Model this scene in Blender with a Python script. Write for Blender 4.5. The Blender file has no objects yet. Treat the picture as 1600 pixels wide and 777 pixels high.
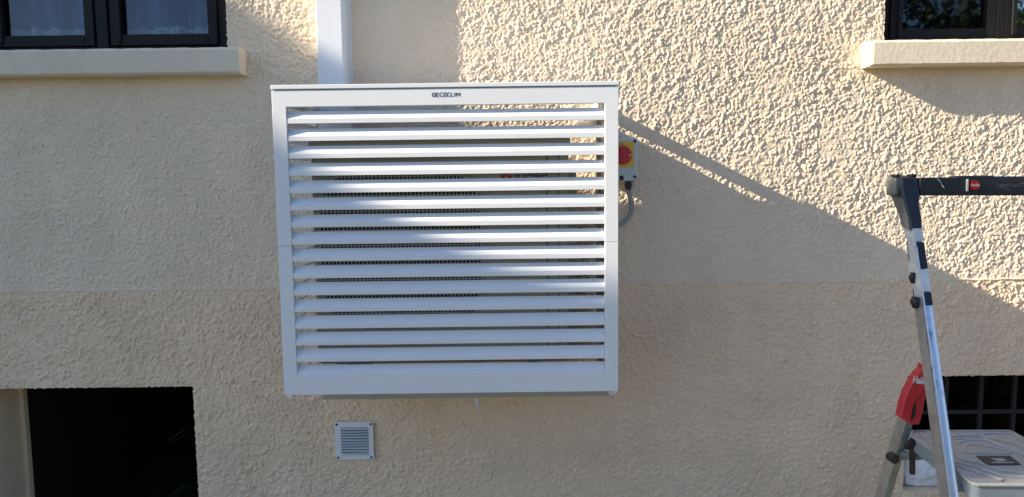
import bpy, bmesh, math, random
import numpy as np
from mathutils import Vector, Matrix
random.seed(7); np.random.seed(7)
S = bpy.context.scene
COL = S.collection
# ---------------------------------------------------------------- camera, light, exposure
DIST, ZC, FPX = 2.8, 1.6, 1160.0
PITCH, ROLL = 5.5, -0.0125
cd = bpy.data.cameras.new('camera'); cam = bpy.data.objects.new('camera', cd); COL.objects.link(cam); S.camera = cam
cd.sensor_width = 36; cd.lens = 36*FPX/1600; cd.clip_start = 0.05; cd.clip_end = 3000
CM = Matrix.Rotation(math.radians(90-PITCH), 3, 'X') @ Matrix.Rotation(ROLL, 3, 'Z')
cam.matrix_world = Matrix.Translation((0, -DIST, ZC)) @ CM.to_4x4()
SUN = Vector((-4.95, -1.0, 2.5)).normalized()          # towards the sun
EL = math.asin(SUN.z); AZ = math.atan2(SUN.x, SUN.y)
w = bpy.data.worlds.new('World'); S.world = w; w.use_nodes = True
wn = w.node_tree; bg = wn.nodes['Background']
sky = wn.nodes.new('ShaderNodeTexSky'); sky.sky_type = 'NISHITA'; sky.sun_disc = False
sky.sun_elevation = EL; sky.sun_rotation = AZ; sky.air_density = 1.0; sky.dust_density = 1.0; sky.ozone_density = 3.0
tint = wn.nodes.new('ShaderNodeMix'); tint.data_type = 'RGBA'; tint.blend_type = 'MULTIPLY'; tint.inputs[0].default_value = 1.0
tint.inputs[7].default_value = (0.865, 0.975, 1.15, 1)       # a clear, deep blue sky
wn.links.new(sky.outputs[0], tint.inputs[6]); wn.links.new(tint.outputs[2], bg.inputs[0]); bg.inputs[1].default_value = 0.08
ld = bpy.data.lights.new('sun', 'SUN'); ld.energy = 5.0; ld.angle = math.radians(0.5); ld.color = (1.0, 0.885, 0.72)
lo = bpy.data.objects.new('sun', ld); COL.objects.link(lo); lo.rotation_euler = (-SUN).to_track_quat('-Z', 'Y').to_euler()
lo.location = (-8, -3, 8)
S.view_settings.view_transform = 'Standard'; S.view_settings.look = 'None'
S.view_settings.exposure = 1.27; S.view_settings.gamma = 1.0

def at(px, py, Y):
    """photo pixel -> point on the real vertical plane y = Y"""
    d = CM @ Vector(((px-800)/FPX, -(py-388.5)/FPX, -1)); t = (Y+DIST)/d.y
    return Vector((d.x*t, Y, ZC+d.z*t))
def atz(px, py, Z):
    d = CM @ Vector(((px-800)/FPX, -(py-388.5)/FPX, -1)); t = (Z-ZC)/d.z
    return Vector((d.x*t, -DIST+d.y*t, Z))

# ---------------------------------------------------------------- materials
def mat(name, col, rough=0.6, metal=0.0, var=0.0, vscale=8.0, bump=0.0, bscale=60.0, bdist=0.002, spec=0.5, col2=None, detail=4, trans=0.0):
    m = bpy.data.materials.new(name); m.use_nodes = True; n = m.node_tree; L = n.links
    b = n.nodes['Principled BSDF']; b.inputs['Roughness'].default_value = rough; b.inputs['Metallic'].default_value = metal
    b.inputs['Base Color'].default_value = (*col, 1); b.inputs['Specular IOR Level'].default_value = spec
    tc = n.nodes.new('ShaderNodeTexCoord')
    if var > 0:
        nt = n.nodes.new('ShaderNodeTexNoise'); nt.inputs['Scale'].default_value = vscale; nt.inputs['Detail'].default_value = detail
        nt.inputs['Roughness'].default_value = 0.65
        L.new(tc.outputs['Object'], nt.inputs['Vector'])
        r = n.nodes.new('ShaderNodeValToRGB'); c2 = col2 or tuple(c*(1-var) for c in col)
        r.color_ramp.elements[0].position = 0.36; r.color_ramp.elements[0].color = (*c2, 1)
        r.color_ramp.elements[1].position = 0.62; r.color_ramp.elements[1].color = (*col, 1)
        L.new(nt.outputs['Fac'], r.inputs['Fac']); L.new(r.outputs['Color'], b.inputs['Base Color'])
    if bump > 0:
        nb = n.nodes.new('ShaderNodeTexNoise'); nb.inputs['Scale'].default_value = bscale; nb.inputs['Detail'].default_value = 6
        L.new(tc.outputs['Object'], nb.inputs['Vector'])
        bp = n.nodes.new('ShaderNodeBump'); bp.inputs['Strength'].default_value = bump; bp.inputs['Distance'].default_value = bdist
        L.new(nb.outputs['Fac'], bp.inputs['Height']); L.new(bp.outputs['Normal'], b.inputs['Normal'])
    return m
M = {}
def weather(m, amt=.12, streak=.10):
    n = m.node_tree; L = n.links; b = n.nodes['Principled BSDF']; src = b.inputs['Base Color'].links[0].from_socket; tc = n.nodes.new('ShaderNodeTexCoord')
    for sc, st, a, c in ((1.3, (1, 1, 1), amt, (0.86, 0.82, 0.76)), (9.0, (1, 1, .12), streak, (0.84, 0.80, 0.74))):
        mp = n.nodes.new('ShaderNodeMapping'); mp.inputs['Scale'].default_value = st; nt = n.nodes.new('ShaderNodeTexNoise'); nt.inputs['Scale'].default_value = sc; nt.inputs['Detail'].default_value = 7
        L.new(tc.outputs['Object'], mp.inputs[0]); L.new(mp.outputs[0], nt.inputs['Vector'])
        r = n.nodes.new('ShaderNodeMapRange'); r.inputs[1].default_value = .5; r.inputs[2].default_value = .72; r.inputs[3].default_value = 0; r.inputs[4].default_value = a*5
        L.new(nt.outputs['Fac'], r.inputs[0]); mx = n.nodes.new('ShaderNodeMix'); mx.data_type = 'RGBA'; mx.blend_type = 'MULTIPLY'
        L.new(r.outputs[0], mx.inputs[0]); L.new(src, mx.inputs[6]); mx.inputs[7].default_value = (*c, 1); src = mx.outputs[2]
    L.new(src, b.inputs['Base Color'])
M['render'] = mat('cream_render', (0.89, 0.718, 0.525), 0.95, var=0.08, vscale=3.0, bump=0.85, bscale=210, bdist=0.0035, spec=0.1)
M['plinth'] = mat('plinth_render', (0.925, 0.70, 0.475), 0.95, var=0.10, vscale=3.0, bump=0.85, bscale=180, bdist=0.004, spec=0.1)
weather(M['render'], .07, .05); weather(M['plinth'], .09, .05)
M['sill'] = mat('sill_stone', (0.79, 0.68, 0.52), 0.9, var=0.06, vscale=14, bump=0.6, bscale=55, bdist=0.0022, spec=0.15)
weather(M['sill'], .03, .05)
M['reveal'] = mat('reveal_paint', (0.84, 0.68, 0.44), 0.85, var=0.08, vscale=5, bump=0.3, bscale=40, spec=0.2)
M['white'] = mat('white_powder_coat', (0.80, 0.80, 0.785), 0.36, var=0.03, vscale=3, spec=0.5)
M['whitepvc'] = mat('white_pvc', (0.80, 0.80, 0.79), 0.42, var=0.03, vscale=4)
M['seam'] = mat('seam_grey', (0.35, 0.35, 0.34), 0.6)
M['ink'] = mat('dark_ink', (0.07, 0.07, 0.075), 0.5)
M['ivory'] = mat('ivory_casing', (0.44, 0.435, 0.385), 0.45, var=0.04, vscale=6)
M['black'] = mat('black_plastic', (0.018, 0.018, 0.02), 0.45)
M['dark'] = mat('fan_dark', (0.06, 0.06, 0.062), 0.8)
M['grillebar'] = mat('guard_wire', (0.55, 0.54, 0.49), 0.5)
M['red'] = mat('red_plastic', (0.55, 0.025, 0.03), 0.38, var=0.15, vscale=20, bump=0.15, bscale=30)
M['redknob'] = mat('red_knob', (0.55, 0.03, 0.035), 0.4)
M['redink'] = mat('red_print', (0.5, 0.02, 0.02), 0.5)
M['yellow'] = mat('yellow_plate', (0.80, 0.50, 0.03), 0.45)
M['greybox'] = mat('grey_box', (0.56, 0.58, 0.57), 0.5, var=0.04, vscale=20)
M['greycab'] = mat('grey_conduit', (0.30, 0.31, 0.31), 0.55)
M['framebrown'] = mat('dark_window_frame', (0.016, 0.013, 0.013), 0.55, spec=0.2, var=0.35, vscale=12, col2=(0.012, 0.011, 0.011), bump=0.15, bscale=25)
M['room'] = mat('room_dark', (0.05, 0.05, 0.05), 0.9)  # dark walls: the gloom behind the windows is put into the colour
M['cellar'] = mat('cellar_dark', (0.012, 0.012, 0.012), 0.95)  # near-black, the unlit cellar painted as colour
M['curtain'] = None
M['ruffle'] = mat('curtain_ruffle', (0.68, 0.76, 0.92), 0.9, var=0.45, vscale=30)  # bluish tone of the reflected sky is in this colour
M['bag'] = mat('white_plastic_film', (0.86, 0.86, 0.85), 0.3, var=0.12, vscale=16, bump=0.5, bscale=22, bdist=0.006)
M['tread'] = mat('grey_platform', (0.40, 0.39, 0.355), 0.7, var=0.16, vscale=45, bump=0.5, bscale=180, bdist=0.0008, detail=8)
M['treadridge'] = mat('worn_lit_ridge', (0.50, 0.49, 0.45), 0.6, var=.2, vscale=40); M['groove'] = mat('dirt_shade_groove', (0.32, 0.31, 0.285), 0.9, var=.2, vscale=40)  # ridges lightened, grooves darkened to paint relief shading, besides wear and dirt
M['treadside'] = mat('platform_side', (0.27, 0.32, 0.34), 0.5, var=0.2, vscale=14)
M['strut'] = mat('strut_green_grey', (0.20, 0.25, 0.23), 0.5, metal=0.3, var=0.2, vscale=20)
M['legside'] = mat('tan_grey_alu', (0.46, 0.42, 0.36), 0.5, metal=0.35, var=0.3, vscale=18, bump=0.2, bscale=80, bdist=0.0006)  # tan-grey, laid on one side of each stile and rear leg
M['sticker'] = mat('sticker_white', (0.76, 0.74, 0.68), 0.5, var=0.2, vscale=30)
M['bronze'] = mat('label_plate', (0.06, 0.06, 0.062), 0.8, var=0.3, vscale=60)
M['bar'] = mat('grille_iron', (0.012, 0.013, 0.014), 0.7, var=0.2, vscale=20)
M['bark'] = mat('bark', (0.12, 0.085, 0.06), 0.9, var=0.4, vscale=12, bump=0.8, bscale=20, bdist=0.02)
M['leaf'] = mat('leaves', (0.07, 0.12, 0.035), 0.6, var=0.5, vscale=2.0)
M['leafdark'] = mat('dark_leaves', (0.04, 0.075, 0.025), 0.6, var=0.5, vscale=2.0)
M['occluder_top'] = mat('occluder_tiles', (0.25, 0.12, 0.08), 0.8, var=0.3, vscale=6)
M['occluder_side'] = mat('occluder_render', (0.5, 0.45, 0.38), 0.9, var=0.1, vscale=2)

def scratched(name, base, scuff, rough, metal, lo=0.56, hi=0.62, sc=35, stretch=(1, 1, 0.25)):
    m = bpy.data.materials.new(name); m.use_nodes = True; n = m.node_tree; L = n.links; b = n.nodes['Principled BSDF']
    tc = n.nodes.new('ShaderNodeTexCoord'); mp = n.nodes.new('ShaderNodeMapping'); mp.inputs['Scale'].default_value = stretch
    nt = n.nodes.new('ShaderNodeTexNoise'); nt.inputs['Scale'].default_value = sc; nt.inputs['Detail'].default_value = 8; nt.inputs['Roughness'].default_value = .7
    r = n.nodes.new('ShaderNodeValToRGB'); r.color_ramp.elements[0].position = lo; r.color_ramp.elements[1].position = hi
    r.color_ramp.elements[0].color = (*base, 1); r.color_ramp.elements[1].color = (*scuff, 1)
    L.new(tc.outputs['Object'], mp.inputs['Vector']); L.new(mp.outputs[0], nt.inputs['Vector']); L.new(nt.outputs['Fac'], r.inputs[0])
    L.new(r.outputs[0], b.inputs['Base Color']); b.inputs['Roughness'].default_value = rough; b.inputs['Metallic'].default_value = metal
    bp = n.nodes.new('ShaderNodeBump'); bp.inputs['Strength'].default_value = .25; bp.inputs['Distance'].default_value = .0008
    L.new(nt.outputs['Fac'], bp.inputs['Height']); L.new(bp.outputs[0], b.inputs['Normal'])
    return m
M['curtain'] = scratched('net_curtain', (0.05, 0.085, 0.20), (0.30, 0.38, 0.60), 0.9, 0.0, 0.40, 0.66, 10, (1, .2, .06))  # streaks paint the fold shading; the sky reflection is in the blue
M['alu'] = scratched('brushed_alu', (0.80, 0.82, 0.84), (0.25, 0.26, 0.29), 0.30, 0.75, 0.575, 0.64, 26)
M['hoop'] = scratched('scuffed_black_plastic', (0.022, 0.023, 0.027), (0.22, 0.21, 0.20), 0.38, 0.0, 0.60, 0.70, 18, (0.35, 1, 1.6))

M['edge'] = mat('highlight_edge', (0.9, 0.9, 0.9), 0.22, metal=0.6)  # near-white metal paints the highlight along the stile ridge
M['hooplit'] = scratched('sunlit_worn_plastic', (0.17, 0.16, 0.15), (0.42, 0.40, 0.37), 0.28, 0.2, 0.46, 0.70, 22, (1, 1, .6))  # grey base paints the sunlit side of the hoop; scuffs are wear
def glassmat(name, ior=1.5, tint=(0.85, 0.88, 0.9)):
    m = bpy.data.materials.new(name); m.use_nodes = True; n = m.node_tree; n.nodes.clear(); L = n.links
    o = n.nodes.new('ShaderNodeOutputMaterial'); mx = n.nodes.new('ShaderNodeMixShader'); fr = n.nodes.new('ShaderNodeFresnel')
    fr.inputs['IOR'].default_value = ior; t = n.nodes.new('ShaderNodeBsdfTransparent'); t.inputs[0].default_value = (*tint, 1)
    g = n.nodes.new('ShaderNodeBsdfGlossy'); g.inputs['Roughness'].default_value = 0.02
    L.new(fr.outputs[0], mx.inputs[0]); L.new(t.outputs[0], mx.inputs[1]); L.new(g.outputs[0], mx.inputs[2]); L.new(mx.outputs[0], o.inputs[0])
    return m
M['glass'] = glassmat('window_glass', 1.75); M['glassdark'] = glassmat('dark_green_glass', 1.1, (.4, .45, .4))  # cellar pane: darker, greenish tint and weak reflection

def ground_mat(name, a, b_, sc, bump):
    return mat(name, a, 0.95, var=0.4, vscale=sc, col2=b_, bump=bump, bscale=sc*4, bdist=0.01, spec=0.1, detail=8)
M['gravel'] = ground_mat('gravel', (0.38, 0.305, 0.205), (0.25, 0.20, 0.135), 30, 0.8)
M['lawn'] = ground_mat('lawn', (0.05, 0.07, 0.025), (0.03, 0.045, 0.015), 6, 0.8)

# ---------------------------------------------------------------- mesh helpers
class MB:
    def __init__(s): s.v = []; s.f = []
    def add(s, vs, fs):
        k = len(s.v); s.v += [tuple(v) for v in vs]; s.f += [tuple(i+k for i in f) for f in fs]; return s
    def box(s, x0, x1, y0, y1, z0, z1):
        return s.add([(x0,y0,z0),(x1,y0,z0),(x1,y1,z0),(x0,y1,z0),(x0,y0,z1),(x1,y0,z1),(x1,y1,z1),(x0,y1,z1)],
                     [(0,3,2,1),(4,5,6,7),(0,1,5,4),(1,2,6,5),(2,3,7,6),(3,0,4,7)])
    def prism(s, pts, off):
        """closed polygon pts extruded by vector off"""
        n = len(pts); a = [Vector(p) for p in pts]; b = [p+Vector(off) for p in a]
        return s.add(a+b, [tuple(range(n))[::-1], tuple(range(n, 2*n))]+[(i, (i+1) % n, n+(i+1) % n, n+i) for i in range(n)])
    def bar(s, p0, p1, w, h, side=(1, 0, 0)):
        """rectangular bar, w along side, h across"""
        p0 = Vector(p0); p1 = Vector(p1); d = (p1-p0).normalized(); sx = Vector(side); sx = (sx-d*sx.dot(d)).normalized(); u = d.cross(sx)
        c = [p+sx*a*w/2+u*b*h/2 for p in (p0, p1) for a, b in ((-1,-1),(1,-1),(1,1),(-1,1))]
        return s.add(c, [(0,3,2,1),(4,5,6,7),(0,1,5,4),(1,2,6,5),(2,3,7,6),(3,0,4,7)])
    def tube(s, pts, r, n=12, cap=True, ribs=0.0):
        P = [Vector(p) for p in pts]; rings = []; base = len(s.v); prev = None
        for i, p in enumerate(P):
            d = (P[min(i+1, len(P)-1)]-P[max(i-1, 0)]).normalized()
            if prev is None: prev = d.orthogonal().normalized()
            prev = (prev-d*prev.dot(d)).normalized(); q = d.cross(prev)
            rr = (r[i] if isinstance(r, (list, tuple)) else r)*(1+ribs*(i % 2))
            for k in range(n):
                a = 2*math.pi*k/n; s.v.append(tuple(p+prev*math.cos(a)*rr+q*math.sin(a)*rr))
        for i in range(len(P)-1):
            for k in range(n):
                k2 = (k+1) % n; s.f.append((base+i*n+k, base+i*n+k2, base+(i+1)*n+k2, base+(i+1)*n+k))
        if cap:
            s.f.append(tuple(base+k for k in range(n))[::-1]); s.f.append(tuple(base+(len(P)-1)*n+k for k in range(n)))
        return s
    def disc(s, c, r, y0, y1, n=32):
        return s.tube([(c[0], y0, c[1]), (c[0], y1, c[1])], r, n)
    def build(s, name, m, parent=None, bevel=0.0, seg=2, smooth=False):
        me = bpy.data.meshes.new(name); me.from_pydata(s.v, [], s.f)
        bm = bmesh.new(); bm.from_mesh(me); bmesh.ops.recalc_face_normals(bm, faces=bm.faces); bm.to_mesh(me); bm.free()
        o = bpy.data.objects.new(name, me); COL.objects.link(o); me.materials.append(m)
        if parent: put(o, parent)
        if bevel:
            b = o.modifiers.new('bevel', 'BEVEL'); b.width = bevel; b.segments = seg; b.limit_method = 'ANGLE'
        if smooth:
            for p in me.polygons: p.use_smooth = True
        return o
def worldloc(o):
    l = Vector(o.location)
    while o.parent: o = o.parent; l += Vector(o.location)
    return l
def put(o, parent):
    """parent o, its mesh being in world coordinates: shift so that the world place stays"""
    o.parent = parent; o.location = Vector(o.location)-worldloc(parent)
def tag(o, label=None, cat=None, group=None, kind=None):
    for k, v in (('label', label), ('category', cat), ('group', group), ('kind', kind)):
        if v: o[k] = v
    return o
def empty(name, loc, label, cat, group=None):
    o = bpy.data.objects.new(name, None); COL.objects.link(o); o.location = loc; o.empty_display_size = .1
    return tag(o, label, cat, group)
def text(name, body, size, m, parent, loc, rot=(math.pi/2, 0, 0), bold=0.0, ext=0.0004, sx=1.0, align='CENTER'):
    c = bpy.data.curves.new(name, 'FONT'); c.body = body; c.size = size; c.offset = bold; c.extrude = ext; c.align_x = align; c.align_y = 'CENTER'
    t = bpy.data.objects.new('tmp', c); COL.objects.link(t); bpy.context.view_layer.update()
    me = bpy.data.meshes.new_from_object(t.evaluated_get(bpy.context.evaluated_depsgraph_get()))
    bpy.data.objects.remove(t); o = bpy.data.objects.new(name, me); COL.objects.link(o); me.materials.clear(); me.materials.append(m)
    o.rotation_euler = rot; o.scale = (sx, 1, 1); o.location = loc; put(o, parent); return o

# ---------------------------------------------------------------- ground
tag(MB().add([(-800,-800,-0.004),(800,-800,-0.004),(800,800,-0.004),(-800,800,-0.004)], [(0,1,2,3)]).build('ground', M['lawn']), kind='structure')
tag(MB().add([(-9,-3.1,0),(9,-3.1,0),(9,0.3,0),(-9,0.3,0)], [(0,1,2,3)]).build('path', M['gravel']), kind='structure')

# ---------------------------------------------------------------- the house: roughcast facade with real relief
def grains(seed, nx, nz, step, cell, warp, r0=.62, r1=1.0):
    """thrown grains of mortar: jittered lumps of mixed size, the highest one wins"""
    rs = np.random.RandomState(seed); gx, gz = int(nx*step/cell)+4, int(nz*step/cell)+4
    jx, jz, rad, hh, el, an = (rs.rand(gz, gx) for _ in range(6)); el = .75+.5*el; an = an*np.pi
    X = (np.arange(nx)*step/cell)[None, :]+1+warp[0]; Z = (np.arange(nz)*step/cell)[:, None]+1+warp[1]
    ix, iz = np.floor(X).astype(int), np.floor(Z).astype(int); H = np.zeros((nz, nx))
    for a in (-1, 0, 1):
        for b in (-1, 0, 1):
            cx = np.clip(ix+a, 0, gx-1); cz = np.clip(iz+b, 0, gz-1)
            dx = X-(cx+jx[cz, cx]); dz = Z-(cz+jz[cz, cx]); A_ = an[cz, cx]; e = el[cz, cx]
            u = (dx*np.cos(A_)+dz*np.sin(A_))*e; v = (-dx*np.sin(A_)+dz*np.cos(A_))/e
            q = 1-(u*u+v*v)/((r0+(r1-r0)*rad[cz, cx])**2)
            H = np.maximum(H, np.clip(q, 0, 1)**.34*(.15+.85*hh[cz, cx]**1.3))
    return H
def field(seed, nx, nz, step, wl, bw=0.45, ax=0.0, ani=1.0):
    """band-passed random relief, wavelength wl metres, on a grid of the given step"""
    rs = np.random.RandomState(seed); n = rs.randn(nz, nx)
    fx = np.fft.rfftfreq(nx, step)[None, :]; fz = np.fft.fftfreq(nz, step)[:, None]
    c, s = math.cos(ax), math.sin(ax); u = c*fx+s*fz; v = (-s*fx+c*fz)*ani
    fr = np.sqrt(u*u+v*v)+1e-9
    g = np.exp(-(np.log(fr*wl))**2/(2*bw*bw))
    r = np.fft.irfft2(np.fft.rfft2(n)*g, s=(nz, nx)); return r/r.std()
STEP = 0.002; X0, X1, Z0, Z1 = -2.5, 2.5, 0.0, 2.55
NX, NZ = int((X1-X0)/STEP)+8, int((Z1-Z0)/STEP)+8
A = field(1, NX, NZ, STEP, 0.019, 0.5, 0.6, 1.2); B = field(2, NX, NZ, STEP, 0.010, 0.3); C_ = field(3, NX, NZ, STEP, 0.30, 0.6)
A2 = field(4, NX, NZ, STEP, 0.021, 0.5, 0.5, 1.2); Cw = field(5, NX, NZ, STEP, 0.013, 0.4, 0.2, 1.2)
W1 = field(6, NX, NZ, STEP, 0.03, 0.5); W2 = field(7, NX, NZ, STEP, 0.03, 0.5)
G1 = grains(8, NX, NZ, STEP, 0.0092, (W1*.14, W2*.14)); G2 = grains(9, NX, NZ, STEP, 0.0112, (W2*.14, W1*.14)); G3 = grains(10, NX, NZ, STEP, 0.0062, (W1*.15, -W2*.15))
P_ = 1+.22*field(11, NX, NZ, STEP, 0.07, 0.5); G1 *= P_; G2 *= P_; G3 *= P_[::-1, ::-1]
up = 0.0038*G1+0.0024*G3+0.0004*A+0.0003*B-.0036
dn = 0.0054*G2+0.0030*G3+0.0007*A2+0.0004*B-.0043
mod = np.clip(1.0+0.12*C_, 0.6, 1.4); up *= mod; dn *= mod
xg = X0+np.arange(NX)*STEP
smooth_strip = 1-0.35*np.exp(-((xg+0.42)/0.13)**2)         # the render is floated smoother beside the trunking
up *= smooth_strip[None, :]
def sample(F, x, z):
    i = (x-X0)/STEP; j = (z-Z0)/STEP; i0 = np.clip(i.astype(int), 0, NX-2); j0 = np.clip(j.astype(int), 0, NZ-2); a = i-i0; b = j-j0
    return (F[j0, i0]*(1-a)+F[j0, i0+1]*a)*(1-b)+(F[j0+1, i0]*(1-a)+F[j0+1, i0+1]*a)*b
HOLES = [(-2.04, -1.04, 2.083, 3.3), (1.382, 2.382, 2.080, 3.3), (-2.03, -1.238, 0.0, 0.812), (1.518, 2.48, 0.36, 0.816)]
SEAM = 1.190
def axis(a, b, brk, st):
    p = sorted({a, b, *[q for q in brk if a < q < b]}); out = [a]
    for u, v in zip(p, p[1:]): out += list(np.linspace(u, v, max(2, int(round((v-u)/st))+1))[1:])
    return np.array(out)
def relief(name, z0, z1, F, m, parent, base, st=0.0026):
    xs = axis(X0, X1, [h for H in HOLES for h in H[:2]], st); zs = axis(z0, z1, [h for H in HOLES for h in H[2:]], st)
    XX, ZZ = np.meshgrid(xs, zs); Y = -(sample(F, XX, ZZ)+base)
    e = np.minimum(np.minimum(XX-X0, X1-XX), Z1-ZZ); Y = Y*np.clip(e/0.02, 0, 1)-0.0
    for a, b, c, d in HOLES:                             # the float smooths the arris round each opening
        q_ = np.hypot(np.maximum(np.maximum(a-XX, XX-b), 0), np.maximum(np.maximum(c-ZZ, ZZ-d), 0)); w_ = np.clip(q_/.012, 0, 1); Y = Y*(.25+.75*w_*w_*(3-2*w_))
    nx, nz = len(xs), len(zs); idx = np.arange(nx*nz).reshape(nz, nx)
    cx = (xs[:-1]+xs[1:])/2; cz = (zs[:-1]+zs[1:])/2; keep = np.ones((nz-1, nx-1), bool)
    for a, b, c, d in HOLES: keep &= ~(((cx > a) & (cx < b))[None, :] & ((cz > c) & (cz < d))[:, None])
    q = np.stack([idx[:-1, :-1][keep], idx[:-1, 1:][keep], idx[1:, 1:][keep], idx[1:, :-1][keep]], 1)
    # wobble the edges of the openings a little, as hand-thrown render does
    for a, b, c, d in HOLES:
        for xe in (a, b):
            s = (np.abs(XX-xe) < 1e-6) & (ZZ > c-1e-6) & (ZZ < d+1e-6); XX = np.where(s, XX+0.0013*sample(A, XX*0+xe, ZZ), XX)
        for ze in (c, d):
            if ze > z0+.01 and ze < z1-.01 and abs(ze-SEAM) > .01:
                s = (np.abs(ZZ-ze) < 1e-6) & (XX > a-1e-3) & (XX < b+1e-3); ZZ = np.where(s, ZZ+0.0012*sample(A, XX, ZZ*0+ze), ZZ)
    co = np.stack([XX, Y, ZZ], -1).reshape(-1, 3).astype(np.float32)
    used = np.unique(q); rm = -np.ones(nx*nz, int); rm[used] = np.arange(len(used)); q = rm[q]; co = co[used]
    me = bpy.data.meshes.new(name); me.vertices.add(len(co)); me.vertices.foreach_set('co', co.ravel())
    me.loops.add(len(q)*4); me.loops.foreach_set('vertex_index', q.ravel().astype(np.int32))
    me.polygons.add(len(q)); me.polygons.foreach_set('loop_start', (np.arange(len(q))*4).astype(np.int32))
    me.polygons.foreach_set('loop_total', np.full(len(q), 4, np.int32)); me.polygons.foreach_set('use_smooth', np.ones(len(q), bool))
    me.update(calc_edges=True); me.validate()
    o = bpy.data.objects.new(name, me); COL.objects.link(o); me.materials.append(m); put(o, parent); return o
house = empty('house', (0, 0, 0), 'cream roughcast house facade with darker lower band, two windows and two cellar openings', 'house')
wo = relief('wall', SEAM, Z1, up, M['render'], house, 0.0)
po = relief('plinth', 0.0, SEAM, dn, M['plinth'], house, 0.0015)
# plain wall beyond the framed area
MB().box(X0-6, X0, 0.0, 0.3, 0.0, 6).box(X1, X1+6, 0.0, 0.3, 0.0, 6).box(X0, -2.04, 0.0, 0.3, Z1, 6).box(-2.04, -1.04, 0.0, 0.3, 3.3, 6).box(-1.04, 1.382, 0.0, 0.3, Z1, 6).box(1.382, 2.382, 0.0, 0.3, 3.3, 6).box(2.382, X1, 0.0, 0.3, Z1, 6).build('outer_wall', M['render'], house)
# thin arris along the seam between the two renders
sm = MB(); k = 260
xs_ = np.linspace(X0, X1, k); vs = []
for i, x in enumerate(xs_):
    j = 0.0012*math.sin(i*1.7)+0.0012*math.sin(i*0.61+1)
    vs += [(x, 0.006, SEAM+0.004+j), (x, -0.0030, SEAM+0.003+j), (x, -0.0040, SEAM-0.001+j), (x, 0.002, SEAM-0.003+j)]
sm.add(vs, [(4*i+a, 4*i+a+1, 4*i+5+a, 4*i+4+a) for i in range(k-1) for a in range(3)]).build('render_arris', M['render'], house)
def reveal(h, d, m, floor=True):
    a, b, c, e = h; e2 = min(e, 3.35) if e < 2.7 else 3.3; t = 0.05; mb = MB(); y0 = -0.0005
    mb.box(a-t, a, y0+.004, d, c-t, e2+t); mb.box(b, b+t, y0+.004, d, c-t, e2+t); mb.box(a, b, y0+.004, d, e2, e2+t)
    if floor: mb.box(a, b, y0+.004, d, c-t, c)
    return mb.build('reveal', m, house)
for h, d, m in ((HOLES[0], .16, M['reveal']), (HOLES[1], .16, M['reveal']), (HOLES[2], .20, M['reveal']), (HOLES[3], .22, M['reveal'])): reveal(h, d, m)
def room(x0, x1, y0, y1, z0, z1, m, name='interior'):
    mb = MB(); t = .04
    mb.box(x0-t, x0, y0, y1, z0, z1).box(x1, x1+t, y0, y1, z0, z1).box(x0, x1, y1, y1+t, z0, z1).box(x0, x1, y0, y1, z0-t, z0).box(x0, x1, y0, y1, z1, z1+t)
    return mb.build(name, m, house)
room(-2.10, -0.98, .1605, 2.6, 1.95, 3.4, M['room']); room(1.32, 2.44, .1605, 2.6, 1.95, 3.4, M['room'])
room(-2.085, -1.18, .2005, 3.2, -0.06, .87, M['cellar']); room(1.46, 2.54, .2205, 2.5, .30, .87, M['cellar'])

# sills
def sill(x0, x1, z0, z1, label):
    mb = MB(); n = 90; y1 = .10; rs = random.Random(int(abs(x0)*100)); vs = []
    for i in range(n+1):
        x = x0+(x1-x0)*i/n; e = lambda a: a*math.sin(i*.9+x0*7)*math.sin(i*.31); ch = 0.004 if i in (0, n) else 0
        vs += [(x, y1, z0), (x, -0.066, z0+e(.0007)), (x, -0.074+ch, z0+.007+e(.0007)+ch), (x, -0.0745+ch, z1-.009+e(.0007)-ch), (x, -0.068, z1-e(.001)), (x, y1, z1+.004)]
    fs = [(6*i+a, 6*i+(a+1) % 6, 6*i+6+(a+1) % 6, 6*i+6+a) for i in range(n) for a in range(6)]+[tuple(range(6)), tuple(6*n+a for a in range(6))]
    o = mb.add(vs, fs).build('window_sill', M['sill'], house); o['label'] = label
sill(-2.13, -0.975, 1.985, 2.078, 'greyish cream sill in full shade'); sill(1.300, 2.46, 1.983, 2.074, 'pale sill with its sunlit end')

# windows
def window(x0, x1, z0, z1, panes, rec, label):
    """opening x0..x1; panes = [(xa, xb), ...]"""
    fr = MB(); y0, y1 = rec, rec+.05; zb = panes[0][2]
    fr.box(x0, panes[0][0]-.035, y0, y1, z0, z1).box(panes[-1][1]+.035, x1, y0, y1, z0, z1)
    fr.box(panes[0][0]-.035, panes[-1][1]+.035, y0, y1, z0, zb-.04)
    f = fr.build('window', M['framebrown'], house, bevel=.004); f['label'] = label
    for xa, xb, zp in panes:
        sh = MB(); yy = rec-.012
        sh.box(xa-.036, xa, yy, yy+.05, zp-.042, z1).box(xb, xb+.036, yy, yy+.05, zp-.042, z1).box(xa, xb, yy+.001, yy+.049, zp-.042, zp)
        sh.box(xa-.012, xa+.006, yy-.007, yy+.001, zp-.03, z1-.01)
        sh.build('sash', M['framebrown'], f, bevel=.003)
        MB().add([(xa, yy+.022, zp), (xb, yy+.022, zp), (xb, yy+.022, z1), (xa, yy+.022, z1)], [(0,1,2,3)]).build('pane', M['glass'], f)
    # rain bar along the bottom, with its little gaps
    MB().box(panes[0][0]-.03, panes[0][0]+.20, rec-.03, rec-.013, z0+.012, z0+.022).build('rain_bar', M['framebrown'], f, bevel=.002)
    MB().box(panes[0][0]+.24, x1-.06, rec-.034, rec-.013, z0+.006, z0+.020).build('rain_bar', M['framebrown'], f, bevel=.002)
    return f
window(-2.04, -1.042, 2.083, 3.3, [(-1.93, -1.614, 2.158), (-1.48, -1.145, 2.158)], .10, 'dark framed window showing a blue-white net curtain')
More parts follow.
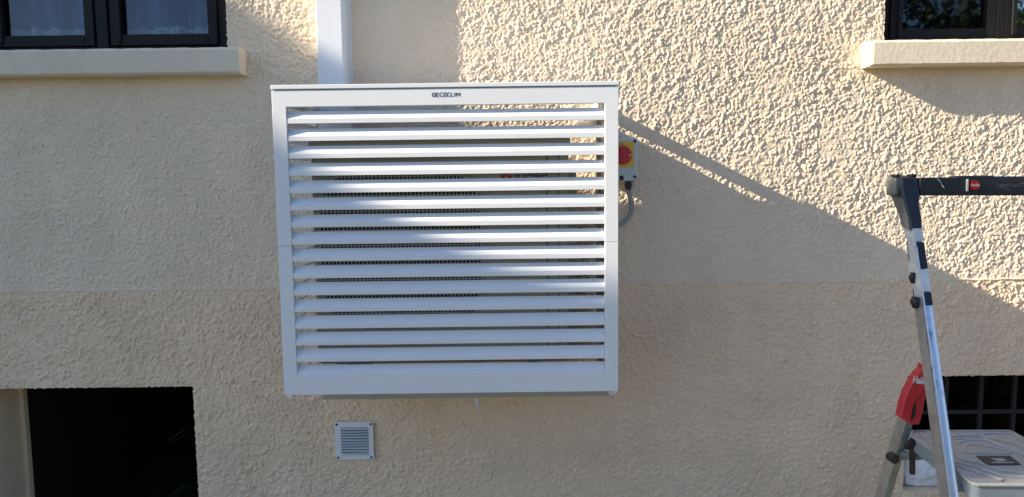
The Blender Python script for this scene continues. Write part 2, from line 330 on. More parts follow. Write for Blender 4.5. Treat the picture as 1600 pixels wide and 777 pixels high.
window(1.384, 2.382, 2.080, 3.3, [(1.486, 1.815, 2.142), (1.92, 2.28, 2.142)], .10, 'dark framed window with a dark reflecting pane')
# mullion posts
MB().box(-1.569, -1.525, .088, .15, 2.10, 3.3).build('mullion', M['framebrown'], house, bevel=.003)
MB().box(1.852, 1.884, .088, .15, 2.10, 3.3).build('mullion', M['framebrown'], house, bevel=.003)

# net curtains: pleated sheets with a scalloped ruffle
def curtain(x0, x1, label, seed):
    rs = random.Random(seed); n = 220; y = .205; vs = []; zt = 3.25; root = empty('net_curtain', ((x0+x1)/2, y, 2.2), label, 'curtain', 'net curtains behind the window')
    ph = rs.uniform(0, 6)
    def wv(x): return y+.016*math.sin(x*55+ph+2*math.sin(x*7))+.008*math.sin(x*120+ph)
    def zl(x): return 2.182+.010*abs(math.sin(x*42+ph))+.004*math.sin(x*13)
    for i in range(n+1):
        x = x0+(x1-x0)*i/n; vs += [(x, wv(x), zl(x)), (x, wv(x)*.98+.004, 2.5), (x, wv(x), zt)]
    MB().add(vs, [(3*i+a, 3*i+a+1, 3*i+4+a, 3*i+3+a) for i in range(n) for a in (0, 1)]).build('fabric', M['curtain'], root, smooth=True)
    vs = []
    for i in range(n+1):
        x = x0+(x1-x0)*i/n; f = .02*math.sin(x*95+ph)
        vs += [(x, wv(x)-.02+f*.6, 2.10), (x, wv(x)-.010+f*.5, 2.16), (x, wv(x)-.006+f*.2, zl(x)+.012)]
    MB().add(vs, [(3*i+a, 3*i+a+1, 3*i+4+a, 3*i+3+a) for i in range(n) for a in (0, 1)]).build('ruffle', M['ruffle'], root, smooth=True)
curtain(-1.96, -1.60, 'blue-grey net curtain with scalloped hem in the left pane of the left window', 3)
curtain(-1.52, -1.12, 'blue-white net curtain with scalloped hem in the right pane of the left window', 9)

# left cellar opening: frame strip, made-up rack for faint glints
MB().box(-2.0295, -2.012, .175, .20, 0.0, .811).build('door_frame', M['reveal'], house)
rk = empty('glint_rack', (-1.75, 1.0, 0), 'made-up metal rack, its slanting slats stand for faint glints inside the left cellar opening', 'rack')
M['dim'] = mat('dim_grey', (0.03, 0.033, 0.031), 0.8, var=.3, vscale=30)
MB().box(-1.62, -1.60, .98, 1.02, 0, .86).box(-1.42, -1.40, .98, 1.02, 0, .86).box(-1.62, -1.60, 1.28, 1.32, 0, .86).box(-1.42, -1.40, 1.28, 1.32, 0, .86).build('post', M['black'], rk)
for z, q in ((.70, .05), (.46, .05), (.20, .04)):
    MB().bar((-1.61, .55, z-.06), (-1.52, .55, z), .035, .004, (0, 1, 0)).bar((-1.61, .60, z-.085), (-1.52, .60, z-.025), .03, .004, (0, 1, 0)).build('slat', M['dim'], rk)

# right cellar window: iron grille and dark glass
gw = MB().box(1.519, 1.56, .165, .205, .361, .815).box(2.44, 2.479, .165, .205, .361, .815).box(1.56, 2.44, .166, .204, .361, .395).box(1.56, 2.44, .166, .204, .775, .8152).build('cellar_window', M['framebrown'], house)
MB().add([(1.56, .19, .395), (2.44, .19, .395), (2.44, .19, .775), (1.56, .19, .775)], [(0,1,2,3)]).build('pane', M['glassdark'], gw)
gr = empty('window_grille', (2.0, .12, .36), 'dark iron bar grille set in the right cellar opening, behind the ladder platform', 'grille')
for x in (1.60, 1.74, 1.88, 2.015, 2.15, 2.29, 2.42): MB().box(x-.008, x+.008, .112, .128, .361, .815).build('upright_bar', M['bar'], gr, bevel=.002)
for z in (.50, .637): MB().box(1.519, 2.479, .105, .111, z-.009, z+.009).build('cross_bar', M['bar'], gr, bevel=.002)

# plastic bag lying in the right cellar opening
def bag():
    bm = bmesh.new(); bmesh.ops.create_icosphere(bm, subdivisions=5, radius=1.0)
    from mathutils import noise
    for v in bm.verts:
        p = v.co.copy(); n1 = noise.noise(p*1.6+Vector((3, 1, 2)))*.18-abs(noise.noise(p*3.1))*.26-abs(noise.noise(p*7))*.09+.12
        q = p*(1+n1); sx = .118; sz = .120
        x = q.x*sx*(1.05 if q.z < 0 else 1); z = q.z*sz
        x = max(x, -.108); z = max(z, -.098+.02*p.x*p.x)
        v.co = (x, q.y*.055, z)
    me = bpy.data.meshes.new('plastic_bag'); bm.to_mesh(me); bm.free()
    for p in me.polygons: p.use_smooth = True
    o = bpy.data.objects.new('plastic_bag', me); COL.objects.link(o); me.materials.append(M['bag']); o.location = (1.632, .06, .460)
    tag(o, 'crumpled white plastic bag lying in the right cellar opening, under the ladder platform', 'bag')
bag()

# ---------------------------------------------------------------- white trunking down the wall
tr = empty('cable_trunking', (-.64, -.04, 3.4), 'white rectangular plastic trunking running down the wall to the louvred cover', 'trunking')
MB().prism([(-.690, -.084, 1.60), (-.597, -.084, 1.60), (-.588, -.070, 1.60), (-.588, -.012, 1.60), (-.690, -.012, 1.60)], (0, 0, 2.0)).build('lid', M['whitepvc'], tr, bevel=.0035, seg=3)
MB().box(-.697, -.580, -.0118, .004, 1.60, 3.6).build('backplate', M['whitepvc'], tr, bevel=.001)

# ---------------------------------------------------------------- louvred cover
XL, XR, YF, YB = -.728, .331, -.50, -.035
cv = empty('louvred_cover', (-.2, -.25, .92), 'large white slatted metal cover box mounted round the air conditioner on the wall', 'cover')
SZ = 1.3945
def fr(z0, z1, top):
    mb = MB(); t = .022; xs0, xs1 = -.685, .289
    if top: P = [(XL, z0), (xs0, z0), (xs0, 1.8215), (xs1, 1.8215), (xs1, z0), (XR, z0), (XR, z1), (XL, z1)]
    else: P = [(XL, z0), (XR, z0), (XR, z1), (xs1, z1), (xs1, .9765), (xs0, .9765), (xs0, z1), (XL, z1)]
    mb.prism([(x, YF, z) for x, z in P], (0, t, 0))
    return mb.build('front_frame', M['white'], cv, bevel=.0012)
fr(SZ+.0006, 1.8715, True); fr(.920, SZ-.0006, False)
for a_, b_ in ((XL+.002, -.687), (.291, XR-.002)): MB().box(a_, b_, YF+.002, YF+.02, SZ-.0006, SZ+.0006).build('joint', M['seam'], cv)
# cap: open strip 15 cm wide at the back
MB().box(XL-.0015, XR+.0015, YF-.003, -.155, 1.8745, 1.8875).build('cap', M['white'], cv, bevel=.0015)
MB().box(XL+.003, XR-.003, YF+.004, -.16, 1.8712, 1.8748).build('cap_gasket', M['seam'], cv)
# slats: folded lip and sloping blade
slat0 = None
for i in range(16):
    zc = 1.7785-.0532*i; zb = zc-.00725; zt = zc+.00725; t = .0016
    x0, x1 = -.6845, .2885; y0 = YF+.001
    prof = [(y0, zb), (y0, zt), (y0+.0205, zt+.0245), (y0+.0212, zt+.0235), (y0+t, zt-.0008), (y0+t, zb+t), (y0+.012, zb+t), (y0+.012, zb)]
    if slat0 is None:
        slat0 = MB().prism([(x0, a, b) for a, b in prof], (x1-x0, 0, 0)).build('slat', M['white'], cv, bevel=.0005, seg=1); zz = zc
        base = slat0.location.copy()
    else:
        o = slat0.copy(); COL.objects.link(o); o.parent = cv; o.location = base+Vector((0, 0, zc-zz))
        o.rotation_euler = (random.uniform(-.006, .006), random.uniform(-.0004, .0004), 0)
        # keep pivot near the slat: the mesh is in world coordinates, so undo the shift the tiny turn causes
        P = Vector((-.2, YF, zz))
        o.location += P-(o.rotation_euler.to_matrix() @ P)
        o.location.y += random.uniform(-.0004, .0006)
# sides: top rail right back to the wall, then a panel leaving a gap to the wall
for sx, (a, b) in (('l', (XL+.001, XL+.021)), ('r', (XR-.021, XR-.001))):
    mb = MB()
    mb.box(a, b, YF+.0225, -.001, 1.832, 1.871)
    mb.build('side_rail', M['white'], cv, bevel=.001)
    if sx == 'r':
        MB().box(a-.010, a+.004, -.175, -.160, .905, 1.80).build('sun_mask_strip', M['white'], cv, bevel=.001)  # added strip, masks the sunlit rear part of the panel
        MB().box(a+.004, b, YF+.0225, YB, .905, 1.801).build('side_panel', M['white'], cv, bevel=.001)
    else:
        pm = MB().box(a, b, YF+.0225, YF+.06, .905, 1.8305).box(a, b, YB-.03, YB, .905, 1.8305)
        for i in range(17): z = .93+.0532*i; pm.bar((a+.010, YF+.061, z), (a+.010, YB-.031, z), .030, .002, (.8, 0, .6))
        pm.build('side_panel', M['white'], cv)
# bottom rail and rear fixings
MB().box(-.640, .338, -.37, -.33, .865, .884).build('bottom_rail', M['ivory'], cv, bevel=.001)
MB().box(-.470, -.468, -.375, -.369, .863, .888).box(XL+.03, XR-.03, -.33, -.04, .884, .887).build('bottom_tray', M['ivory'], cv)
MB().disc((.3225, .885), .009, -.40, -.30, 12).build('foot', M['whitepvc'], cv)
for x in (-.655, .262):
    b = MB().box(x-.02, x+.02, -.05, -.004, 1.795, 1.83).build('fixing_bracket', M['sticker'], cv, bevel=.002)
    MB().disc((x-.006, 1.815), .005, -.056, -.05, 10).disc((x+.009, 1.806), .004, -.055, -.05, 10).build('screw', M['black'], b)
# stencil lettering on the top rail: each letter from short strokes
def strokes(word, x0, x1, z0, z1, y, m, parent, sw):
    G = {'D': ['0,0-0,1', '0.22,1-0.8,1', '0.8,1-1,.8', '1,.8-1,.2', '1,.2-.8,0', '.8,0-.22,0'], 'E': ['0,0-0,1', '0,1-1,1', '0,.5-.8,.5', '0,0-1,0'],
         'C': ['1,1-.15,1', '0,.88-0,.12', '.15,0-1,0'], 'O': ['0,0-0,1', '1,0-1,1', '.25,1-1,1', '0,0-.75,0'], 'L': ['0,1-0,0', '0,0-1,0'],
         'I': ['0,0-0,1'], 'M': ['0,0-0,1', '0,1-.5,.35', '.5,.35-1,1', '1,1-1,0']}
    W = {'I': .25, 'M': 1.15}; gap = .45; tot = sum(W.get(c_, .9)+gap for c_ in word)-gap; un = (x1-x0)/tot; mb = MB(); xc = x0
    for j, ch in enumerate(word):
        xa = xc; lw = un*W.get(ch, .9); xc += lw+un*gap
        for st in G[ch]:
            (a, b), (c, d) = [tuple(map(float, q.split(','))) for q in st.split('-')]
            p = Vector((xa+a*lw, y, z0+b*(z1-z0))); q = Vector((xa+c*lw, y, z0+d*(z1-z0)))
            mb.bar(p, q, .0006, sw, (0, 1, 0))
    return mb.build('lettering', m, parent)
strokes('DECOCLIM', -.2375, -.1545, 1.8475, 1.8585, YF-.0006, M['ink'], cv, .0017)

# ---------------------------------------------------------------- air conditioner
ac = empty('air_conditioner', (-.22, -.26, .97), 'ivory outdoor air conditioning unit hidden behind the slats of the white cover', 'air conditioner')
AX0, AX1, AY0, AY1, AZ0, AZ1 = -.636, .184, -.43, -.12, 1.0, 1.726
MB().box(AX0, AX1, AY0, AY1, AZ0, AZ1).build('casing', M['ivory'], ac, bevel=.012, seg=3)
MB().box(AX0-.004, AX1+.004, AY0-.004, AY1+.004, AZ1-.028, AZ1+.002).build('lid', M['ivory'], ac, bevel=.006)
MB().box(.112, .115, AY0-.0012, AY0+.01, AZ0+.02, AZ1-.03).box(.150, .152, AY0-.0012, AY0+.01, AZ0+.02, AZ1-.03).build('panel_joint', M['black'], ac)
GX, GZ, GR = -.355, 1.375, .262
def rr(a):  # rounded-square radius
    c, s = abs(math.cos(a)), abs(math.sin(a)); n = 4.0; return GR/((c**n+s**n)**(1/n))
ring = [(GX+rr(t)*math.cos(t), AY0-.0015, GZ+rr(t)*math.sin(t)) for t in np.linspace(0, 2*math.pi, 64, endpoint=False)]
fg = MB().prism(ring, (0, .01, 0)).build('fan_recess_plate', M['dark'], ac)  # flat dark plate, the shade of the recess painted on
gm = MB(); st = .0122
for i in range(-21, 22):
    d = i*st; half = (max(GR**4-d**4, 0))**.25
    if half > .02:
        gm.box(GX+d-.0017, GX+d+.0017, AY0-.0085, AY0-.006, GZ-half, GZ+half); gm.box(GX-half, GX+half, AY0-.006, AY0-.0035, GZ+d-.0017, GZ+d+.0017)
gm.build('fan_guard', M['grillebar'], ac)
rim = MB().tube([(a, AY0-.005, c) for a, b, c in ring+ring[:1]], .006, 8).build('guard_rim', M['ivory'], ac)
lg = MB()
for k_ in range(3):
    a = math.pi/2+k_*2*math.pi/3; c = Vector((-.0155, 0, 1.606)); u = Vector((math.cos(a), 0, math.sin(a))); v = Vector((-math.sin(a), 0, math.cos(a)))
    P = [c, c+u*.0130+v*.0075, c+u*.026, c+u*.0130-v*.0075]; lg.prism([(p.x, AY0-.0018, p.z) for p in P], (0, .0012, 0))
lg.build('emblem', M['redink'], ac)
text('lettering', 'MITSUBISHI', .021, M['ink'], ac, (.062, AY0-.0012, 1.620), bold=.0004)
text('lettering', 'ELECTRIC', .023, M['ink'], ac, (.062, AY0-.0012, 1.597), bold=.0006)
MB().tube([(-.13, -.30, 1.0), (-.13, -.30, .86), (-.125, -.30, .808)], .009, 10).build('drain_spout', M['whitepvc'], ac, smooth=True)
# pipes and cables behind the unit
MB().tube([(-.66, -.09, 1.55), (-.675, -.14, 1.35), (-.665, -.2, 1.15), (-.61, -.3, 1.02), (-.50, -.40, .975), (-.35, -.42, .97)], .016, 10).build('insulated_pipe', M['ivory'], ac, smooth=True)
MB().tube([(-.65, -.11, 1.30), (-.66, -.33, 1.16), (-.655, -.36, 1.06), (-.56, -.40, .985), (-.45, -.38, .975)], .008, 8).build('insulated_pipe', M['sticker'], ac, smooth=True)
MB().box(AX1-.002, AX1+.026, -.40, -.15, 1.05, 1.62).build('valve_cover', M['ivory'], ac, bevel=.004)
for x in (-.52, .07): MB().box(x-.02, x+.02, -.42, -.004, .945, .998).build('support_bracket', M['whitepvc'], ac, bevel=.002)

# ---------------------------------------------------------------- isolator switch and its cable
sw = empty('isolator_switch', (.41, -.04, 1.66), 'grey wall isolator switch with round red knob on a yellow plate, right of the cover', 'switch')
MB().box(.340, .464, -.055, -.002, 1.578, 1.738).build('box_body', M['greybox'], sw, bevel=.007, seg=3)
MB().box(.342, .462, -.080, -.0555, 1.580, 1.736).build('box_lid', M['greybox'], sw, bevel=.007, seg=3)
MB().box(.352, .447, -.083, -.0795, 1.632, 1.722).build('yellow_plate', M['yellow'], sw, bevel=.001)
kn = MB().disc((.404, 1.674), .034, -.094, -.0832, 40).build('knob', M['redknob'], sw, bevel=.002)
MB().box(.396, .412, -.108, -.0942, 1.644, 1.704).build('knob_grip', M['redknob'], kn, bevel=.004)
for z in (1.689, 1.659): MB().disc((.404, z), .0022, -.1095, -.1078, 10).build('knob_mark', M['black'], kn)
MB().box(.428, .434, -.0946, -.0938, 1.6705, 1.6765).build('knob_window', M['sticker'], kn)
MB().box(.391, .3935, -.0836, -.0829, 1.7105, 1.716).box(.393, .397, -.0836, -.0829, 1.7135, 1.716).box(.402, .4045, -.0836, -.0829, 1.7105, 1.716).box(.404, .409, -.0836, -.0829, 1.7105, 1.713).build('plate_mark', M['ink'], sw)
for x, z in ((.451, 1.724), (.451, 1.595), (.354, 1.724), (.354, 1.595)): MB().disc((x, z), .0055, -.0822, -.0795, 14).build('screw', M['black'], sw)
MB().box(.396, .410, -.0822, -.0795, 1.583, 1.600).build('lock_tab', M['black'], sw, bevel=.002)
MB().tube([(.433, -.045, 1.579), (.433, -.045, 1.570)], .0125, 12).tube([(.433, -.045, 1.570), (.433, -.045, 1.548)], [.0155, .011], 8).build('gland', M['black'], sw)
pts = []; ctl = [(.433, -.045, 1.550), (.440, -.042, 1.520), (.447, -.036, 1.488), (.441, -.032, 1.455), (.420, -.030, 1.428), (.392, -.032, 1.412), (.350, -.040, 1.402), (.300, -.06, 1.400), (.24, -.10, 1.41)]
for i in range(len(ctl)-1):
    p0, p1, p2, p3 = [Vector(ctl[min(max(j, 0), len(ctl)-1)]) for j in (i-1, i, i+1, i+2)]
    for q in range(10):
        t = q/10; pts.append(.5*((2*p1)+(-p0+p2)*t+(2*p0-5*p1+4*p2-p3)*t*t+(-p0+3*p1-3*p2+p3)*t**3))
cb = MB().tube(pts, .0092, 12, ribs=.10).build('flexible_conduit', M['greycab']); tag(cb, 'grey ribbed conduit curving down from the isolator switch behind the cover', 'conduit')

# ---------------------------------------------------------------- small wall vent
vt = empty('wall_vent', (-.617, 0, .592), 'small square grey-white metal wall vent with louvres, under the cover', 'vent')
VX0, VX1, VZ0, VZ1 = -.692, -.545, .5185, .668
a, b, c, d = -.670, -.563, .537, .646
MB().box(VX0, a, -.012, -.004, VZ0, VZ1).box(b, VX1, -.012, -.004, VZ0, VZ1).box(a, b, -.0119, -.004, VZ0, c).box(a, b, -.0119, -.004, d, VZ1).build('vent_plate', M['white'], vt, bevel=.001)
MB().box(a-.002, b+.002, -.0055, .004, c-.002, d+.002).build('backing', M['black'], vt)
for i in range(10):
    z = c+.0045+(d-c)/10*i
    MB().prism([(a, -.0160, z-.001), (a, -.0158, z+.0006), (a, -.006, z+.0034), (a, -.005, z+.0022)], (b-a, 0, 0)).build('louvre', M['white'], vt)
for x, z in ((VX0+.008, VZ1-.009), (VX1-.008, VZ1-.009), (VX0+.009, VZ0+.009), (VX1-.009, VZ0+.009)): MB().disc((x, z), .0042, -.0145, -.0118, 12).build('screw', M['black'], vt)

vt.location.y -= .004
# ---------------------------------------------------------------- step ladder
ldr = empty('step_ladder', (1.05, -1.4, 0), 'aluminium step ladder with black top hoop, red hinge cover and grey platform', 'ladder')
def dst(z): return 1.42+.37*(z-1.0)                    # distance of the front rail from the camera plane at height z
def front_pt(px, py):                                   # point of the photo on the tilted plane of the front rails
    d = CM @ Vector(((px-800)/FPX, -(py-388.5)/FPX, -1)); # y = -2.8 + t*dy ; dist = t*dy = 1.42+.37*(z-1)
    t = (1.42+.37*(ZC-1.0))/(d.y-.37*d.z); return Vector((d.x*t, -DIST+d.y*t, ZC+d.z*t))
pT = front_pt(1431, 345); pM = front_pt(1488, 760); u_ = (pM-pT).normalized()
def on(z, dx=0.0, dy=0.0): t = (z-pT.z)/u_.z; p = pT+u_*t; return Vector((p.x+dx, p.y+dy, z))
WR = .315; SL = u_.copy(); 
def stile(dx, mirror=1):
    x = dx; w_ = .0165
    base_, top_ = on(0.02, x), on(1.545, x)
    m1 = MB()
    def quad(z): p = on(z, x); return [Vector((p.x-w_/2, p.y, z)), Vector((p.x+w_/2, p.y, z)), Vector((p.x+w_/2, p.y+.038, z+.014)), Vector((p.x-w_/2, p.y+.038, z+.014))]
    A_, B_ = quad(.02), quad(1.545); m1.add(A_+B_, [(0,3,2,1),(4,5,6,7),(0,1,5,4),(1,2,6,5),(2,3,7,6),(3,0,4,7)])
    o = m1.build('stile', M['alu'], ldr, bevel=.0015)
    m2 = MB()                                            # raised lip along both long edges of the profile, highlight painted near white
    for s in (-1, 1):
        p, q = on(.03, x+s*(w_/2-.0012), -.0018), on(1.44, x+s*(w_/2-.0012), -.0018); m2.bar(p, q, .0022, .003)
    m2.build('profile_lip', M['edge'], o)
    # tan-grey left flank
    sgn = -1; xf = x+sgn*(w_/2+.0006)
    m3 = MB(); P = [on(.04, xf, .003), on(1.318, xf, .003), on(1.318, xf, .036), on(.04, xf, .036)]
    m3.prism(P, (-.0008, 0, 0)); m3.build('flank', M['legside'], o)
    MB().box(*(lambda p: (p.x-.016, p.x+.016, p.y-.012, p.y+.052, 0, .045))(on(0, x))).build('rubber_foot', M['black'], o, bevel=.005)
    for z0, z1, mm in ((1.452, 1.478, 'sticker'), (1.396, 1.450, 'black'), (1.350, 1.394, 'sticker'), (1.322, 1.348, 'black')):
        m4 = MB(); p, q = on(z0, x), on(z1, x); e = .0012
        m4.add([(p.x-w_/2-e, p.y-.0032, z0), (p.x+w_/2+e, p.y-.0032, z0), (q.x+w_/2+e, q.y-.0032, z1), (q.x-w_/2-e, q.y-.0032, z1),
                (p.x-w_/2-e, p.y+.0405, z0+.014), (p.x+w_/2+e, p.y+.0405, z0+.014), (q.x+w_/2+e, q.y+.0405, z1+.014), (q.x-w_/2-e, q.y+.0405, z1+.014)],
               [(0,1,2,3),(5,4,7,6),(4,0,3,7),(1,5,6,2),(3,2,6,7),(4,5,1,0)])
        if mm == 'black':
            m4 = MB(); m4.add([(p.x-w_/2+.003, p.y-.0040, z0), (p.x+w_/2+e, p.y-.0040, z0), (q.x+w_/2+e, q.y-.0040, z1), (q.x-w_/2+.003, q.y-.0040, z1),
                (p.x-w_/2+.003, p.y+.0415, z0), (p.x+w_/2+e, p.y+.0415, z0), (q.x+w_/2+e, q.y+.0415, z1), (q.x-w_/2+.003, q.y+.0415, z1)], [(0,1,2,3),(5,4,7,6),(4,0,3,7),(1,5,6,2),(3,2,6,7),(4,5,1,0)])
        m4.build('band', M[mm], o)
    for z, r in ((1.325, .011), (1.375, .007)):
        p = on(z, x-.011*1.0, .02); MB().tube([(p.x, p.y, z-.012), (p.x-.003, p.y, z), (p.x, p.y, z+.010)], [r*.7, r, r*.8], 10).build('clip', M['black'], o, smooth=True)
    return o
stile(0.0); stile(WR)
# top hoop: moulded corner sleeves and cross bar
hp = MB(); tz = 1.572
def hoop_corner(dx, s):
    p = on(1.545, dx); q = on(1.475, dx); m = MB()
    a = .017
    secs = [(1.474, .0125, .000, .040), (1.50, .0135, -.002, .044), (1.53, .0150, -.004, .050), (1.548, .0185, -.006, .056), (1.588, .0185, -.006, .056)]
    rings = []
    for z, hw, y0, y1 in secs:
        c = on(z, dx); off = -.004*s if z > 1.52 else 0
        rings += [Vector((c.x-hw+off, c.y+y0, z)), Vector((c.x+hw+off, c.y+y0, z)), Vector((c.x+hw+off, c.y+y1, z+.006)), Vector((c.x-hw+off, c.y+y1, z+.006))]
    n = len(secs); m.add(rings, [(4*i+a_, 4*i+(a_+1) % 4, 4*i+4+(a_+1) % 4, 4*i+4+a_) for i in range(n-1) for a_ in range(4)]+[(0,1,2,3), tuple(4*(n-1)+k for k in (0,1,2,3))])
    o = m.build('hoop_corner', M['hoop'], ldr, bevel=.004, seg=3)
    if s > 0:                                            # outer flank, sunlit tone painted on, with wear
        k = MB(); f = [rings[4*i+j]+Vector((-.0008, .003 if j == 0 else -.003, 0)) for j in (0, 3) for i in (range(n) if j == 0 else range(n-1, -1, -1))]
        k.add(f+[p+Vector((-.0008, 0, 0)) for p in f], [tuple(range(n, 2*n-0))[::-1] if False else tuple(range(2*n)), tuple(range(2*n, 4*n))]+[(i, (i+1) % (2*n), 2*n+(i+1) % (2*n), 2*n+i) for i in range(2*n)])
        k.build('flank', M['hooplit'], o)
    return o
hoop_corner(0, 1); hoop_corner(WR, -1)
pL = on(1.568); 
hb = MB().prism([(pL.x+.016, pL.y-.004, 1.5485), (pL.x+WR-.016, pL.y-.030, 1.5455), (pL.x+WR-.016, pL.y-.030, 1.5875), (pL.x+.175, pL.y-.018, 1.5885), (pL.x+.165, pL.y-.017, 1.5905), (pL.x+.10, pL.y-.012, 1.5905), (pL.x+.09, pL.y-.011, 1.5875), (pL.x+.016, pL.y-.004, 1.5875)], (0, .034, 0)).build('hoop_bar', M['hoop'], ldr, bevel=.004, seg=3)
c0 = pL+Vector((.128, -.0165, 0))
bd = MB().tube([(c0.x, c0.y-.0035, 1.570), (c0.x, c0.y+.004, 1.570)], .0105, 24).build('round_badge', M['red'], hb)
text('lettering', 'Hailo', .0085, M['sticker'], bd, (c0.x, c0.y-.0042, 1.570), bold=.0001)
MB().box(c0.x-.0165, c0.x-.0145, c0.y-.003, c0.y+.003, 1.557, 1.583).build('scuff', M['sticker'], hb)
MB().add([(pL.x+.050, pL.y-.0095, 1.585), (pL.x+.054, pL.y-.0096, 1.584), (pL.x+.068, pL.y-.0107, 1.563), (pL.x+.062, pL.y-.0103, 1.567), (pL.x+.060, pL.y-.0101, 1.574)], [(0,1,2,3,4)]).build('scuff', M['sticker'], hb)
MB().box(pL.x-.034, pL.x-.018, pL.y+.006, pL.y+.046, 1.548, 1.589).build('hoop_end', M['hooplit'], ldr, bevel=.007, seg=3)
for a_, b_ in ((.004, .016), (-.030, -.020)): MB().box(pL.x+a_, pL.x+b_, pL.y+.008, pL.y+.03, 1.588, 1.5955).build('stud', M['black'], ldr, bevel=.002)
# rear legs
YR = -DIST+1.66
def rear(dx, px=True):
    top = at(1419, 640, YR); bot_ = at(1379, 777, YR+.10)
    d = (bot_-top); d = d/abs(d.z); bot = top+d*(top.z-.02); bot.x = max(bot.x, top.x-.16)
    sh = Vector((dx, 0, 0)); m = MB(); sx = Vector((1, 0, 0))
    o = MB().bar(top+sh, bot+sh, .016, .040, (1, 0, 0)).build('rear_leg', M['strut'], ldr, bevel=.002)
    a = top+sh+Vector((-.0088, -.002, 0)); b = bot+sh+Vector((-.0088, -.002, 0))
    MB().bar(a, b, .0016, .034, (1, 0, 0)).build('flank', M['legside'], o)
    f = top+sh; g = bot+sh
    return o, top, bot
r1, rt, rb = rear(0); r2, _, _ = rear(.33)
MB().tube([rb+Vector((0, 0, .08)), rb+Vector((.33, 0, .08))], .010, 10).build('rear_crossbar', M['strut'], ldr)
kb = at(1389, 711, YR+.03)
MB().tube([kb+Vector((0, -.030, 0)), kb+Vector((0, -.006, 0))], [.011, .012], 14).build('knob', M['black'], r1, bevel=.002)
# red hinge cover
YH = -DIST+1.58
def poly(pts, Y): return [at(x, y, Y) for x, y in pts]
outl = [(1441, 569), (1444.5, 570), (1446, 577), (1450, 582), (1450.5, 612), (1445, 628), (1438, 641), (1432, 664), (1419, 664), (1400.5, 652), (1405, 630), (1411, 612), (1419, 597), (1428, 583), (1436, 576)]
outl = [(x+(5 if x < 1440 else 0), y) for x, y in outl]; front = None
hc = MB().prism(poly(outl, YH), (0, .020, 0)).build('hinge_cover', M['red'], ldr, bevel=.004, seg=3)
front = [(1443, 577), (1447, 581), (1448.5, 600), (1446, 610), (1437, 618), (1428, 632), (1422, 661), (1408, 652), (1412.5, 631), (1418.5, 613), (1426.5, 598), (1435, 585)]
MB().prism(poly(front, YH-.007), (0, .0065, 0)).build('grip_plate', M['red'], hc, bevel=.0025, seg=3)
MB().prism(poly([(1427, 636), (1432, 630), (1430, 650), (1424, 658)], YH-.0015), (0, .001, 0)).build('slot', M['black'], hc)
tp = at(1437, 595, YH-.0085)
text('lettering', 'Hailo', .0205, M['sticker'], hc, tuple(tp), rot=(math.pi/2, .14, 0), bold=.0006, sx=.66)
MB().tube([at(1449.5, 579, YH-.012), at(1449.5, 579, YH+.03)], .0035, 10).build('rivet', M['alu'], ldr)
rhx = hc.copy(); COL.objects.link(rhx); rhx.location.x += .335
# platform
PZ = 1.0
def pz(x, y, z=PZ): return atz(x, y, z)
plan = [(1424, 674), (1578, 673.5), (1586, 677), (1690, 738), (1706, 753), (1700, 760), (1528, 758.5), (1517, 756), (1494, 735), (1423, 681), (1421, 677)]
tops = [pz(*p) for p in plan]
pf = MB().prism(tops, (0, 0, -.004)).build('platform', M['tread'], ldr, bevel=.002)
ctr = sum(tops, Vector())/len(tops)
inn = [ctr+(p-ctr)*.975 for p in tops]
MB().prism([p-Vector((0, 0, .0042)) for p in inn], (0, 0, -.030)).build('platform_skirt', M['treadside'], pf, bevel=.004)
# raised rim and relief lines moulded in the tread, their shaded side painted darker
rimp = [ctr+(p-ctr)*.985+Vector((0, 0, .0006)) for p in tops]
MB().tube(rimp+rimp[:1], .0032, 6).build('platform_rim', M['tread'], pf, smooth=True)
lines = [[(1438, 679), (1455, 692), (1462, 697), (1470, 697)], [(1486, 682), (1525, 681), (1540, 683), (1580, 693), (1600, 700), (1625, 712), (1670, 738)],
         [(1492, 686), (1530, 685.5), (1560, 694), (1590, 706), (1630, 722)], [(1505, 707), (1520, 708), (1575, 708.5), (1573, 704), (1550, 699), (1525, 694.5), (1515, 695), (1507, 700), (1505, 707)],
         [(1498, 692), (1512, 688), (1540, 688.5), (1562, 697), (1600, 712)], [(1492, 711), (1503, 719), (1530, 724), (1570, 736), (1640, 742)],
         [(1492, 722), (1520, 729), (1545, 737), (1575, 744), (1650, 749)], [(1493, 728), (1515, 734), (1540, 742), (1568, 751)], [(1497, 733), (1517, 749), (1525, 751), (1568, 751.5)],
         [(1536, 678), (1580, 678), (1600, 690), (1640, 712)]]
lm = MB(); gv = MB()
for Lq in lines:
    sm_ = []
    for i in range(len(Lq)-1):
        p0, p1, p2, p3 = [Vector((*Lq[min(max(j, 0), len(Lq)-1)], 0)) for j in (i-1, i, i+1, i+2)]
        for q in range(6):
            t = q/6; sm_.append(.5*((2*p1)+(-p0+p2)*t+(2*p0-5*p1+4*p2-p3)*t*t+(-p0+3*p1-3*p2+p3)*t**3))
    sm_.append(Vector((*Lq[-1], 0)))
    lm.tube([pz(p.x, p.y)+Vector((0, 0, .0004)) for p in sm_], .0022, 6); gv.tube([pz(p.x, p.y+1.3)+Vector((0, 0, -.0004)) for p in sm_], .0016, 6)
lm.build('tread_relief', M['treadridge'], pf, smooth=True)
gv.build('tread_shade_groove', M['groove'], pf, smooth=True)
pl = MB().prism([pz(x, y)+Vector((0, 0, .0025)) for x, y in ((1525.5, 714), (1578, 714), (1595, 727), (1544, 727.5))], (0, 0, -.0022)).build('label_plate', M['bronze'], pf)
MB().prism([pz(x, y)+Vector((0, 0, .0030)) for x, y in ((1548, 718.5), (1566, 718), (1573, 722), (1560, 723.5), (1555, 721.5))], (0, 0, -.0004)).build('plate_print', M['seam'], pl)
